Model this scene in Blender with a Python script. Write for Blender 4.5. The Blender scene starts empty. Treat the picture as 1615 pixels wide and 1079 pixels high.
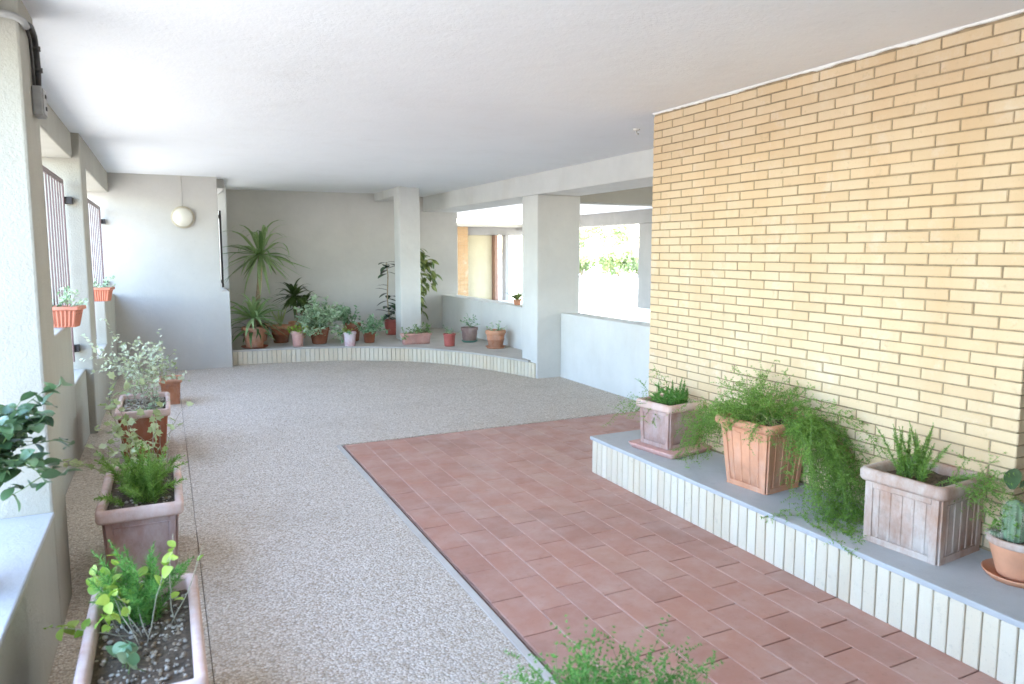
import bpy, math, random
from mathutils import Vector, Matrix, noise as mnoise
rnd = random.Random(7)
R = math.radians
scene = bpy.context.scene
col = scene.collection

# ------------------------------------------------------------------ camera, sky, sun, exposure
cam_d = bpy.data.cameras.new('camera')
cam = bpy.data.objects.new('camera', cam_d); col.objects.link(cam); scene.camera = cam
CAM_H, YAW, PITCH = 1.6, 25.80, 6.2
cam.location = (0, 0, CAM_H)
cam.rotation_euler = (R(90 - PITCH), 0, R(-YAW))
cam_d.sensor_width = 36.0; cam_d.lens = 36.0 * 1130 / 1615
cam_d.shift_y = -(539.5 - 519.76) / 1615
cam_d.clip_start = 0.05; cam_d.clip_end = 2000
cam_d.dof.use_dof = True; cam_d.dof.focus_distance = 5.2; cam_d.dof.aperture_fstop = 3.2

SUN_EL, SUN_DIR = 57.0, Vector((0.27, 1.0, 0)).normalized()
world = bpy.data.worlds.new('World'); scene.world = world; world.use_nodes = True
wn = world.node_tree.nodes; wl = world.node_tree.links
sky = wn.new('ShaderNodeTexSky'); sky.sky_type = 'NISHITA'; sky.sun_disc = False
sky.sun_elevation = R(SUN_EL); sky.sun_rotation = math.atan2(SUN_DIR.x, SUN_DIR.y)
sky.air_density = 1.0; sky.dust_density = 1.2; sky.ozone_density = 1.0
wn['Background'].inputs['Strength'].default_value = 0.15
wl.new(sky.outputs[0], wn['Background'].inputs['Color'])
sun_d = bpy.data.lights.new('sun', 'SUN'); sun_d.energy = 3.2; sun_d.angle = R(0.53); sun_d.color = (1, 0.95, 0.87)
sun = bpy.data.objects.new('sun', sun_d); col.objects.link(sun)
to_sun = Vector((SUN_DIR.x * math.cos(R(SUN_EL)), SUN_DIR.y * math.cos(R(SUN_EL)), math.sin(R(SUN_EL))))
sun.rotation_euler = to_sun.to_track_quat('Z', 'Y').to_euler(); sun.location = (5, 20, 30)
vs = scene.view_settings
vs.view_transform = 'Standard'; vs.look = 'None'; vs.gamma = 1.0; vs.exposure = 4.5; vs.use_curve_mapping = False
scene.cycles.max_bounces = 14; scene.cycles.diffuse_bounces = 10; scene.cycles.transmission_bounces = 6
scene.cycles.use_denoising = True
scene.cycles.sample_clamp_indirect = 8.0

# ------------------------------------------------------------------ materials
class NT:
    def __init__(s, name):
        s.m = bpy.data.materials.new(name); s.m.use_nodes = True
        s.n = s.m.node_tree.nodes; s.l = s.m.node_tree.links
        s.b = s.n['Principled BSDF']; s.out = s.n['Material Output']
    def add(s, t, **kw):
        x = s.n.new(t)
        for k, v in kw.items(): setattr(x, k, v)
        return x
    def coords(s): return s.add('ShaderNodeTexCoord').outputs['Object']
    def noise(s, scale, detail=4, rough=0.6, vec=None, stretch=None):
        x = s.add('ShaderNodeTexNoise'); x.inputs['Scale'].default_value = scale
        x.inputs['Detail'].default_value = detail; x.inputs['Roughness'].default_value = rough
        v = vec or s.coords()
        if stretch:
            mp = s.add('ShaderNodeMapping'); mp.inputs['Scale'].default_value = stretch
            s.l.new(v, mp.inputs[0]); v = mp.outputs[0]
        s.l.new(v, x.inputs['Vector']); return x.outputs['Fac']
    def ramp(s, fac, stops):
        r = s.add('ShaderNodeValToRGB'); e = r.color_ramp.elements
        while len(e) < len(stops): e.new(0.5)
        for i, (p, c) in enumerate(stops):
            e[i].position = p; e[i].color = (*c, 1) if not isinstance(c, (int, float)) else (c, c, c, 1)
        s.l.new(fac, r.inputs[0]); return r.outputs[0]
    def mix(s, a, b, fac, mode='MIX'):
        x = s.add('ShaderNodeMix', data_type='RGBA', blend_type=mode)
        for val, k in ((fac, 0), (a, 6), (b, 7)):
            if hasattr(val, 'is_linked') or hasattr(val, 'links'): s.l.new(val, x.inputs[k])
            elif k == 0: x.inputs[0].default_value = val
            else: x.inputs[k].default_value = (*val, 1)
        return x.outputs[2]
    def bump(s, h, strength, dist=0.01, prev=None):
        b = s.add('ShaderNodeBump'); b.inputs['Strength'].default_value = strength; b.inputs['Distance'].default_value = dist
        s.l.new(h, b.inputs['Height'])
        if prev: s.l.new(prev, b.inputs['Normal'])
        return b.outputs[0]
    def fin(s, colr, rough=0.8, normal=None, spec=0.3):
        if hasattr(colr, 'links'): s.l.new(colr, s.b.inputs['Base Color'])
        else: s.b.inputs['Base Color'].default_value = (*colr, 1)
        if hasattr(rough, 'links'): s.l.new(rough, s.b.inputs['Roughness'])
        else: s.b.inputs['Roughness'].default_value = rough
        s.b.inputs['Specular IOR Level'].default_value = spec
        if normal: s.l.new(normal, s.b.inputs['Normal'])
        return s.m

def sc(c, k): return tuple(min(1, max(0, x * k)) for x in c)

def plaster(name, base, stip=0.35, stain=(0.55, 0.5, 0.42), stain_amt=0.22, fine=90, dist=0.006, var=0.1):
    t = NT(name)
    big = t.noise(1.1, 5, 0.65)
    c = t.ramp(big, [(0.3, sc(base, 1 - var)), (0.7, sc(base, 1 + var * .6))])
    st = t.noise(0.9, 6, 0.7, stretch=(2.2, 2.2, 0.5))
    f = t.ramp(st, [(0.52, 0.0), (0.8, stain_amt)])
    c = t.mix(c, stain, f)
    sp = t.noise(38, 2, 0.5); f2 = t.ramp(sp, [(0.66, 0.0), (0.78, 0.25)])
    c = t.mix(c, sc(base, 0.7), f2)
    n = t.bump(t.noise(fine, 4, 0.65), stip, dist)
    n = t.bump(t.noise(9, 3, 0.5), 0.15, 0.02, n)
    return t.fin(c, 0.9, n, 0.2)

def terracotta(name, base, bloom=(0.66, 0.58, 0.52), amt=0.6, lo=0.42, hi=0.66, dark=0.25):
    t = NT(name)
    oi = t.add('ShaderNodeObjectInfo').outputs['Location']
    va = t.add('ShaderNodeVectorMath', operation='ADD'); t.l.new(t.coords(), va.inputs[0]); t.l.new(oi, va.inputs[1])
    v = va.outputs[0]
    c = t.ramp(t.noise(6, 5, 0.6, v), [(0.3, sc(base, 0.82)), (0.7, sc(base, 1.15))])
    f = t.ramp(t.noise(5.5, 7, 0.72, v, (1, 1, 0.45)), [(lo, 0.0), (hi, amt)])
    c = t.mix(c, bloom, f)
    d = t.ramp(t.noise(14, 6, 0.7, v), [(0.56, 0.0), (0.78, dark)])
    c = t.mix(c, (0.09, 0.07, 0.05), d)
    n = t.bump(t.noise(70, 4, 0.6, v), 0.25, 0.004)
    return t.fin(c, 0.85, n, 0.2)

def leafmat(name, c0, c1, rough=0.45, trans=0.35, spec=0.4):
    t = NT(name)
    rn = t.add('ShaderNodeObjectInfo').outputs['Random']
    isl = t.add('ShaderNodeNewGeometry').outputs['Random Per Island']
    ad = t.add('ShaderNodeMath', operation='ADD'); t.l.new(rn, ad.inputs[0]); t.l.new(isl, ad.inputs[1])
    fr = t.add('ShaderNodeMath', operation='FRACT'); t.l.new(ad.outputs[0], fr.inputs[0])
    c = t.ramp(fr.outputs[0], [(0.0, c0), (1.0, c1)])
    c = t.mix(c, sc(c0, 0.6), t.ramp(t.noise(25, 3), [(0.5, 0.0), (0.8, 0.5)]))
    t.fin(c, rough, None, spec)
    tr = t.add('ShaderNodeBsdfTranslucent'); t.l.new(c, tr.inputs[0])
    mx = t.add('ShaderNodeMixShader'); mx.inputs[0].default_value = trans
    t.l.new(t.b.outputs[0], mx.inputs[1]); t.l.new(tr.outputs[0], mx.inputs[2]); t.l.new(mx.outputs[0], t.out.inputs[0])
    return t.m

def simple(name, base, rough=0.6, var=0.12, scale=12, metal=0.0, bump=0.1, spec=0.4):
    t = NT(name)
    c = t.ramp(t.noise(scale, 4), [(0.3, sc(base, 1 - var)), (0.7, sc(base, 1 + var))])
    t.b.inputs['Metallic'].default_value = metal
    return t.fin(c, rough, t.bump(t.noise(scale * 6, 3), bump, 0.003), spec)

M = {}
M['cream'] = plaster('cream_render', (0.375, 0.355, 0.30), 0.7, fine=70)
M['pale'] = plaster('pale_render', (0.66, 0.65, 0.61), 0.45, stain_amt=0.35, fine=70)
M['grey'] = plaster('grey_render', (0.52, 0.50, 0.46), 0.4, stain_amt=0.3)
M['alcove'] = plaster('alcove_render', (0.60, 0.575, 0.53), 0.35, stain_amt=0.25)
M['near_sill'] = plaster('sill_render', (0.42, 0.425, 0.43), 0.5, fine=60)
M['ceil'] = plaster('ceiling_paint', (0.835, 0.85, 0.865), 0.4, stain=(0.6, 0.57, 0.52), stain_amt=0.16, fine=50, var=0.02)
M['concrete'] = plaster('platform_concrete', (0.46, 0.46, 0.45), 0.3, stain=(0.24, 0.235, 0.22), stain_amt=0.6, var=.16)
M['kerb'] = plaster('edge_concrete', (0.52, 0.48, 0.43), 0.4, stain=(0.2, 0.2, 0.19), stain_amt=0.4)
M['mortar'] = simple('brown_mortar', (0.30, 0.225, 0.135), 0.95, 0.25, 20)
M['mortar_light'] = simple('light_mortar', (0.46, 0.42, 0.34), 0.95, 0.2, 20)
M['grout'] = simple('dark_grout', (0.30, 0.185, 0.145), 0.9, 0.2, 15)  # bed tone darkened to paint the shadow lines of the short tile joints
M['grout_pale'] = simple('pale_grout', (0.54, 0.37, 0.31), 0.9, 0.2, 15)
M['gap'] = simple('dark_joint', (0.05, 0.045, 0.04), 0.95)
M['ground'] = simple('yard_ground', (0.20, 0.195, 0.18), 0.9, 0.2, 1.5)
M['soil'] = simple('potting_soil', (0.10, 0.075, 0.05), 0.95, 0.5, 60, bump=0.8)
M['iron'] = simple('dark_iron', (0.035, 0.03, 0.03), 0.5, 0.3, 30)
M['bar'] = simple('maroon_bar', (0.12, 0.065, 0.06), 0.4, 0.2, 20, spec=0.5)
M['pvc'] = simple('grey_pvc', (0.30, 0.29, 0.27), 0.5, 0.15, 25)
M['black_pvc'] = simple('black_cable', (0.05, 0.045, 0.04), 0.55, 0.3, 30)
M['bead'] = plaster('white_plaster_bead', (0.82, 0.80, 0.75), 0.8, fine=40, dist=0.01)
M['stem'] = simple('tan_stem', (0.34, 0.26, 0.16), 0.8, 0.3, 40, bump=0.4)
M['twig'] = simple('grey_twig', (0.33, 0.30, 0.21), 0.8, 0.25, 40)
M['green_stem'] = simple('green_stem', (0.13, 0.2, 0.06), 0.6, 0.25, 40)
M['brown_paint'] = simple('brown_paint', (0.20, 0.11, 0.07), 0.6)

def m_brick(name, c0, c1, streak):
    t = NT(name)
    rn = t.add('ShaderNodeObjectInfo').outputs['Random']; isl = t.add('ShaderNodeNewGeometry').outputs['Random Per Island']
    ad = t.add('ShaderNodeMath', operation='ADD'); t.l.new(rn, ad.inputs[0]); t.l.new(isl, ad.inputs[1])
    fr = t.add('ShaderNodeMath', operation='FRACT'); t.l.new(ad.outputs[0], fr.inputs[0])
    c = t.ramp(fr.outputs[0], [(0.0, c0), (0.55, c1), (1.0, sc(c0, 1.08))])
    pos = t.add('ShaderNodeNewGeometry').outputs['Position']
    f = t.ramp(t.noise(1.6, 5, 0.6, pos, (1, 2.2, 0.35)), [(0.45, 0.0), (0.75, 0.5)])
    c = t.mix(c, streak, f)
    c = t.mix(c, (0.72, 0.68, 0.60), t.ramp(t.noise(4.5, 6, 0.75, pos), [(0.55, 0.0), (0.75, 0.4)]))
    c = t.mix(c, sc(c0, 0.5), t.ramp(t.noise(17, 6, 0.75, pos), [(0.6, 0.0), (0.74, 0.45)]))
    c = t.mix(c, sc(c0, 0.62), t.ramp(t.noise(130, 3, 0.6, pos), [(0.6, 0.0), (0.75, 0.4)]))
    n = t.bump(t.noise(160, 3, 0.6, pos), 0.3, 0.003)
    return t.fin(c, 0.85, n, 0.25)
M['brick'] = m_brick('yellow_brick', (0.62, 0.465, 0.29), (0.66, 0.52, 0.345), (0.58, 0.385, 0.205))
M['strip'] = m_brick('pale_brick_face', (0.62, 0.54, 0.40), (0.70, 0.64, 0.51), (0.64, 0.48, 0.31))
M['farbrick'] = m_brick('orange_brick', (0.33, 0.205, 0.10), (0.40, 0.27, 0.14), (0.27, 0.15, 0.07))
M['house'] = plaster('house_yellow_render', (0.40, 0.35, 0.23), 0.3)
M['house_grey'] = plaster('house_grey_render', (0.26, 0.25, 0.23), 0.3)

def m_tile():
    t = NT('terracotta_floor_tile')
    rn = t.add('ShaderNodeObjectInfo').outputs['Random']
    pos = t.add('ShaderNodeNewGeometry').outputs['Position']
    c = t.ramp(rn, [(0.0, (0.39, 0.19, 0.14)), (0.4, (0.43, 0.215, 0.16)), (0.75, (0.45, 0.225, 0.165)), (1.0, (0.45, 0.245, 0.18))])
    c = t.mix(c, (0.54, 0.38, 0.32), t.ramp(t.noise(3.5, 6, 0.7, pos), [(0.42, 0.0), (0.75, 0.6)]))
    c = t.mix(c, (0.2, 0.09, 0.06), t.ramp(t.noise(22, 5, 0.7, pos), [(0.58, 0.0), (0.8, 0.5)]))
    c = t.mix(c, (0.24, 0.14, 0.11), t.ramp(t.noise(1.3, 6, 0.65, pos), [(0.5, 0.0), (0.75, 0.4)]))
    r = t.ramp(t.noise(8, 4, 0.6, pos), [(0.3, 0.38), (0.7, 0.6)])
    return t.fin(c, r, t.bump(t.noise(60, 4, 0.6, pos), 0.15, 0.003), 0.4)
M['tile'] = m_tile()

def m_gravel():
    t = NT('exposed_aggregate')
    v = t.coords()
    vor = t.add('ShaderNodeTexVoronoi', feature='F1'); vor.inputs['Scale'].default_value = 100; t.l.new(v, vor.inputs['Vector'])
    sep = t.add('ShaderNodeSeparateColor'); t.l.new(vor.outputs['Color'], sep.inputs[0])
    c = t.ramp(sep.outputs[0], [(0.0, (0.45, 0.36, 0.27)), (0.25, (0.56, 0.475, 0.385)), (0.55, (0.64, 0.56, 0.475)), (0.8, (0.69, 0.62, 0.54)), (1.0, (0.77, 0.71, 0.64))])
    edge = t.ramp(vor.outputs['Distance'], [(0.4, 0.0), (0.85, 0.6)])
    c = t.mix(c, (0.29, 0.24, 0.185), edge)
    c = t.mix(c, (0.3, 0.25, 0.18), t.ramp(t.noise(1.3, 5, 0.6), [(0.5, 0.0), (0.8, 0.35)]))
    inv = t.add('ShaderNodeMath', operation='SUBTRACT'); inv.inputs[0].default_value = 1.0; t.l.new(vor.outputs['Distance'], inv.inputs[1])
    n = t.bump(inv.outputs[0], 0.9, 0.006)
    return t.fin(c, 0.75, n, 0.3)
M['gravel'] = m_gravel()

def m_glass():
    t = NT('frosted_lamp_glass'); t.b.inputs['Transmission Weight'].default_value = 0.25
    return t.fin((0.86, 0.82, 0.70), 0.25, t.bump(t.noise(30, 2), 0.1, 0.004), 0.5)
M['lampglass'] = m_glass()
M['lampmetal'] = simple('lamp_ring_metal', (0.45, 0.40, 0.30), 0.45, 0.15, 20)

M['terra'] = terracotta('terracotta', (0.50, 0.22, 0.12), amt=0.35)
M['terra_orange'] = terracotta('clean_terracotta', (0.60, 0.29, 0.17), amt=0.35, lo=0.48, hi=0.75, dark=0.1)
M['terra_white'] = terracotta('bloomed_terracotta', (0.38, 0.23, 0.165), (0.54, 0.48, 0.43), 0.8, 0.36, 0.62, 0.4)
M['terra_mauve'] = terracotta('mauve_terracotta', (0.36, 0.21, 0.17), (0.54, 0.46, 0.43), 0.65, 0.38, 0.64, 0.35)
M['terra_brown'] = terracotta('brown_terracotta', (0.30, 0.11, 0.06), amt=0.25, lo=0.5, hi=0.8)
M['terra_pink'] = terracotta('pink_terracotta', (0.60, 0.33, 0.28), amt=0.3)
M['rim_pale'] = terracotta('pale_rim_terracotta', (0.56, 0.36, 0.28), (0.68, 0.58, 0.54), 0.7, 0.36, 0.62, 0.15)
M['red_plastic'] = simple('red_plastic', (0.42, 0.11, 0.09), 0.45, 0.1)
M['orange_plastic'] = simple('orange_plastic', (0.50, 0.17, 0.10), 0.5, 0.12)
M['grey_pot'] = terracotta('grey_brown_pot', (0.24, 0.15, 0.13), amt=0.3)
M['green_plastic'] = simple('green_plastic', (0.10, 0.26, 0.19), 0.5)
M['white_glaze'] = terracotta('pink_white_glaze', (0.56, 0.30, 0.30), (0.70, 0.66, 0.68), 0.8, 0.45, 0.58, 0.1)

M['yucca'] = leafmat('yucca_leaf', (0.07, 0.13, 0.035), (0.15, 0.25, 0.09), 0.38)
M['yucca_pale'] = leafmat('yucca_pale_leaf', (0.16, 0.27, 0.09), (0.36, 0.48, 0.22), 0.38)
M['dracaena'] = leafmat('dracaena_leaf', (0.05, 0.085, 0.022), (0.12, 0.17, 0.05), 0.4)
M['fern'] = leafmat('asparagus_fern_needles', (0.12, 0.26, 0.035), (0.32, 0.50, 0.11), 0.5, 0.4)
M['fern_dark'] = leafmat('foxtail_fern_needles', (0.08, 0.26, 0.05), (0.24, 0.48, 0.11), 0.5, 0.4)
M['broad'] = leafmat('broad_leaf', (0.045, 0.10, 0.04), (0.13, 0.22, 0.10), 0.32, 0.25, 0.5)
M['ivy'] = leafmat('pale_ivy_leaf', (0.30, 0.36, 0.13), (0.55, 0.60, 0.34), 0.5, 0.4)
M['ivy_white'] = leafmat('whitish_ivy_leaf', (0.42, 0.46, 0.27), (0.70, 0.74, 0.55), 0.5, 0.35)
M['lime'] = leafmat('lime_leaf', (0.25, 0.42, 0.05), (0.48, 0.60, 0.12), 0.45, 0.45)
M['silver'] = leafmat('silver_green_leaf', (0.24, 0.37, 0.20), (0.60, 0.70, 0.48), 0.5, 0.3)
M['succulent'] = leafmat('blue_green_leaf', (0.13, 0.28, 0.13), (0.38, 0.52, 0.32), 0.45, 0.25)
M['varieg'] = leafmat('variegated_leaf', (0.07, 0.13, 0.03), (0.36, 0.40, 0.13), 0.4, 0.3)
M['rubber'] = leafmat('rubber_leaf', (0.03, 0.06, 0.035), (0.06, 0.12, 0.06), 0.25, 0.15, 0.5)
M['cactus'] = leafmat('cactus_skin', (0.13, 0.2, 0.11), (0.18, 0.26, 0.15), 0.6, 0.05)
M['spine'] = simple('cactus_spines', (0.62, 0.58, 0.48), 0.7)
M['dry'] = simple('dry_stems', (0.42, 0.33, 0.16), 0.8, 0.2)
M['tree'] = leafmat('tree_leaf', (0.16, 0.22, 0.07), (0.36, 0.40, 0.20), 0.5, 0.45)
def m_pebble():
    t = NT('pebbles'); isl = t.add('ShaderNodeNewGeometry').outputs['Random Per Island']
    c = t.ramp(isl, [(0, (0.10, 0.075, 0.05)), (0.4, (0.26, 0.22, 0.16)), (0.7, (0.45, 0.42, 0.35)), (0.9, (0.22, 0.15, 0.08)), (1, (0.6, 0.57, 0.5))])
    return t.fin(c, 0.7, t.bump(t.noise(80, 3), 0.2, 0.003))
M['pebble'] = m_pebble()

# ------------------------------------------------------------------ mesh helpers
class MB:
    def __init__(s): s.v = []; s.f = []
    def add(s, verts, faces):
        o = len(s.v); s.v += [tuple(p) for p in verts]; s.f += [tuple(i + o for i in f) for f in faces]; return s
    def box(s, x0, x1, y0, y1, z0, z1):
        return s.add([(x0,y0,z0),(x1,y0,z0),(x1,y1,z0),(x0,y1,z0),(x0,y0,z1),(x1,y0,z1),(x1,y1,z1),(x0,y1,z1)],
                     [(3,2,1,0),(4,5,6,7),(0,1,5,4),(1,2,6,5),(2,3,7,6),(3,0,4,7)])
    def prism(s, poly, z0, z1):
        n = len(poly)
        vs_ = [(x, y, z0) for x, y in poly] + [(x, y, z1) for x, y in poly]
        return s.add(vs_, [tuple(range(n))[::-1], tuple(range(n, 2 * n))] + [(i, (i + 1) % n, (i + 1) % n + n, i + n) for i in range(n)])
    def loft(s, rings, close=True, cap0=False, cap1=False):
        n = len(rings[0]); vs_ = [p for r in rings for p in r]; fs = []
        for k in range(len(rings) - 1):
            for i in range(n if close else n - 1):
                j = (i + 1) % n; fs.append((k*n+i, k*n+j, (k+1)*n+j, (k+1)*n+i))
        if cap0: fs.append(tuple(range(n))[::-1])
        if cap1: fs.append(tuple(range((len(rings)-1)*n, len(rings)*n)))
        return s.add(vs_, fs)
    def lathe(s, prof, seg=28, c=(0, 0, 0), cap0=False, cap1=False):
        return s.loft([[(c[0] + r * math.cos(2*math.pi*i/seg), c[1] + r * math.sin(2*math.pi*i/seg), c[2] + z) for i in range(seg)] for r, z in prof], True, cap0, cap1)
    def tube(s, pts, r, seg=6, r1=None):
        pts = [Vector(p) for p in pts]; rings = []; n = len(pts)
        for i, p in enumerate(pts):
            d = (pts[min(i+1, n-1)] - pts[max(i-1, 0)]); d = d.normalized() if d.length > 1e-9 else Vector((0,0,1))
            a = d.orthogonal().normalized() if i == 0 else (a - d * a.dot(d)).normalized()
            b = d.cross(a); rr = r if r1 is None else r + (r1 - r) * i / max(1, n - 1)
            rings.append([tuple(p + a * rr * math.cos(2*math.pi*k/seg) + b * rr * math.sin(2*math.pi*k/seg)) for k in range(seg)])
        return s.loft(rings, True, True, True)
    def mesh(s, name, mat, smooth=False, off=(0, 0, 0)):
        me = bpy.data.meshes.new(name)
        me.from_pydata([(x - off[0], y - off[1], z - off[2]) for x, y, z in s.v], [], s.f); me.update()
        if smooth: me.polygons.foreach_set('use_smooth', [True] * len(me.polygons))
        if mat is not None: me.materials.append(M[mat] if isinstance(mat, str) else mat)
        return me

def link(name, me, parent=None, loc=(0, 0, 0), rot=(0, 0, 0), scale=(1, 1, 1)):
    o = bpy.data.objects.new(name, me); col.objects.link(o)
    o.location = loc; o.rotation_euler = rot; o.scale = scale
    if parent: o.parent = parent
    return o
def tag(o, label, cat, group=None):
    o['label'] = label; o['category'] = cat
    if group: o['group'] = group
    return o
def thing(name, label, cat, loc=(0, 0, 0), rz=0.0, group=None):
    return tag(link(name, None, None, loc, (0, 0, rz)), label, cat, group)
def struct(o): o['kind'] = 'structure'; return o
def stuff(o): o['kind'] = 'stuff'; return o
def bevel(o, w=0.008, seg=2):
    m = o.modifiers.new('bevel', 'BEVEL'); m.width = w; m.segments = seg; m.limit_method = 'ANGLE'; return o
def wpart(name, mb, mat, root, bv=0.008):           # part whose vertices are given in world coordinates
    o = link(name, mb.mesh(name, mat, False, tuple(root.location)), root)
    if bv: bevel(o, bv)
    return o

# ------------------------------------------------------------------ large structure
CEIL = 2.6
struct(link('ground', MB().add([(-500,-500,-.04),(500,-500,-.04),(500,500,-.04),(-500,500,-.04)], [(0,1,2,3)]).mesh('ground', 'ground')))

# ceiling slab: a hair lower towards the portico beam on the right
cm = MB(); YA, YB = -4.0, 12.95
xs = [(-1.08, 2.6), (3.30, 2.6), (4.22, 2.562), (4.95, 2.562)]
for (xa, za), (xb, zb) in zip(xs[:-1], xs[1:]):
    cm.add([(xa,YA,za),(xb,YA,zb),(xb,YB,zb),(xa,YB,za),(xa,YA,2.92),(xb,YA,2.92),(xb,YB,2.92),(xa,YB,2.92)],
           [(3,2,1,0),(4,5,6,7),(0,1,5,4),(2,3,7,6)] + ([(3,0,4,7)] if xa < -1 else []) + ([(1,2,6,5)] if xb > 4.9 else []))
cm.box(4.951, 10.36, YA, 4.6, 2.62, 2.92)
cm.box(4.951, 10.36, 4.601, 19.75, 2.562, 2.92)
struct(link('ceiling', cm.mesh('ceiling', 'ceil')))

# floors
gf = struct(link('gravel_floor', MB().box(-1.0, 4.9, -3.0, 12.9, -.038, -.032).mesh('floor_base', 'gap')))
slabs = [[(-.66,-3.0),(.0935,-3.0),(.0935,1.3),(-.66,1.3)], [(-.66,1.306),(.0935,1.306),(.0935,4.1),(-.66,4.1)],
         [(-.66,4.106),(.0935,4.106),(.0935,7.2),(-.66,7.2)], [(-.66,7.206),(.0935,7.206),(.0935,10.7),(-.66,10.7)],
         [(.0965,-3.0),(1.214,-3.0),(1.214,5.872),(4.7,5.872),(4.7,10.9),(.0965,10.9)],
         [(3.31,-2.94),(5.19,-2.94),(5.19,1.755),(3.31,1.755)]]
for p in slabs:
    bevel(link('paving_slab', MB().prism(p, -.032, 0.0).mesh('paving_slab', 'gravel'), gf), .002, 1)
for x0, x1, y0, y1 in ((1.2155, 1.254, -3.0, 5.865),):
    bevel(link('edging_strip', MB().box(x0, x1, y0, y1, -.032, .001).mesh('edging_strip', 'kerb'), gf), .003, 1)

TW, TL, TX0, TYB = .168, .325, 1.275, 5.845
tf = struct(link('tile_floor', MB().box(1.268, 4.55, -1.0, 5.85, -.03, -.0065).mesh('tile_bed', 'grout')))
tile_meshes = {}
def tile_mesh(ly):
    k = round(ly, 3)
    if k not in tile_meshes:
        hx, hy, b = (TW - .005) / 2, (ly - .006) / 2, .0025
        tile_meshes[k] = MB().loft([[(-hx,-hy,-.006),(hx,-hy,-.006),(hx,hy,-.006),(-hx,hy,-.006)], [(-hx,-hy,-.0005),(hx,-hy,-.0005),(hx,hy,-.0005),(-hx,hy,-.0005)],
             [(-hx+b,-hy+b,.0015),(hx-b,-hy+b,.0015),(hx-b,hy-b,.0015),(-hx+b,hy-b,.0015)]], True, False, True).mesh('tile', 'tile')
    return tile_meshes[k]
PX, PYE, PH = 2.74, 4.33, .268           # brick-fronted bench: front, far end, height
for i in range(1, 19):
    xg = TX0 + TW * i; link('grout_line', MB().box(xg - .0022, xg + .0022, .2 if xg < 2.75 else PYE + .013, TYB, -.0064, -.0002).mesh('grout_line', 'grout_pale'), tf)
for i in range(19):
    xc = TX0 + TW * (i + .5)
    y = TYB; first = True
    while y > 0.2:
        L_ = TL
        if first: L_ = TL * (.70 if i % 2 else .20); first = False
        if xc < 2.80 or y > PYE - .05:
            tl = link('tile', tile_mesh(L_), tf, (xc, y - L_ / 2, rnd.uniform(-.0008, .0008)), (rnd.gauss(0, .0015), rnd.gauss(0, .002), 0))
        y -= L_

# ---- left wall with the barred windows
lw = thing('window_wall', 'cream rendered wall on the left with stepped window openings and piers', 'wall', (-.8, 7, 0))
XA, XB, XO = -.66, -.60, -1.0
def lp(name, *b, mat='cream', bv=.012): return wpart(name, MB().box(*b), mat, lw, bv)
lp('pier', XO, -.462, 3.43, 3.80, -.03, 2.605)
lp('parapet', XO, -.464, -3.0, 3.428, -.03, .50, mat='cream')
lp('sill', XO - .03, -.460, -3.0, 3.4295, .501, .522, mat='near_sill', bv=.006)
lp('lintel', XO, -.62, -.598, 3.428, 2.46, 2.61)
lp('pier', XO, -.462, -3.0, -.60, .523, 2.605)  # unseen solid stretch, added to narrow the light from the near opening
lp('parapet', XO, XA, 3.80, 6.33, -.03, 1.06)
lp('parapet', XO, XA, 6.33, 7.2, -.03, .585)
lp('pier', XO, XB, 7.2, 7.62, -.03, 2.605)
lp('lintel', XO, XA, 3.80, 7.2, 2.385, 2.61)
lp('parapet', XO, XB, 7.62, 8.95, -.03, .60)
lp('parapet', XO, XB, 8.95, 10.58, -.03, 1.06)
lp('lintel', XO, XB, 7.62, 10.58, 2.35, 2.61)

# ---- grey end wall and alcove walls
ew = thing('end_wall', 'grey rendered end wall carrying the round lamp', 'wall', (0, 10.7, 0))
ewm = MB().prism([(XO, -.03), (.795, -.03), (.795, 1.06), (.69, 1.06), (.69, 2.61), (XO, 2.61)], 10.58, 10.85)
ewm.v = [(x, z, y) for x, y, z in ewm.v]; ewm.f = [f[::-1] for f in ewm.f]
wpart('wall', ewm, 'grey', ew, .01)
aw = thing('alcove_side_wall', 'short alcove wall with a narrow opening behind the grey end wall', 'wall', (.7, 11.6, 0))
wpart('parapet', MB().box(.5, .797, 10.861, 11.95, -.03, 1.055), 'grey', aw)
wpart('pier', MB().box(.5, .90, 11.95, 12.7, -.03, 2.61), 'pale', aw)
wpart('lintel', MB().box(.5, .80, 10.841, 11.949, 2.47, 2.61), 'grey', aw)
bw = thing('alcove_back_wall', 'grey rendered back wall of the plant alcove', 'wall', (2.6, 12.5, 0))
wpart('wall', MB().prism([(.9, 12.58), (4.82, 12.24), (4.82, 12.7), (.9, 12.9)], -.03, 2.61), 'alcove', bw, .01)

# ---- portico wall on the right: pillar, beam, parapets
pw = thing('portico_wall', 'pale portico wall with wide pillar, beam and low parapets', 'wall', (4.5, 8, 0))
wpart('pillar', MB().box(4.185, 4.80, 7.93, 8.36, -.03, 2.30), 'pale', pw, .012)
wpart('beam', MB().box(4.187, 4.798, 3.9, 12.30, 2.302, 2.575), 'pale', pw, .012)
wpart('parapet', MB().box(4.52, 4.78, 4.2, 7.928, -.03, .822), 'pale', pw, .01)
wpart('parapet', MB().box(4.52, 4.78, 8.362, 12.32, -.03, .822), 'pale', pw, .01)
xb = thing('cross_beam', 'brownish concrete beam crossing the courtyard from the portico pillar', 'beam', (6.5, 8.1, 2.2))
wpart('beam', MB().box(4.802, 9.93, 7.96, 8.26, 2.225, 2.56), 'cream', xb, .01)
wpart('post', MB().box(9.65, 9.92, 7.97, 8.25, -.04, 2.224), 'cream', xb, .01)

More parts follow.
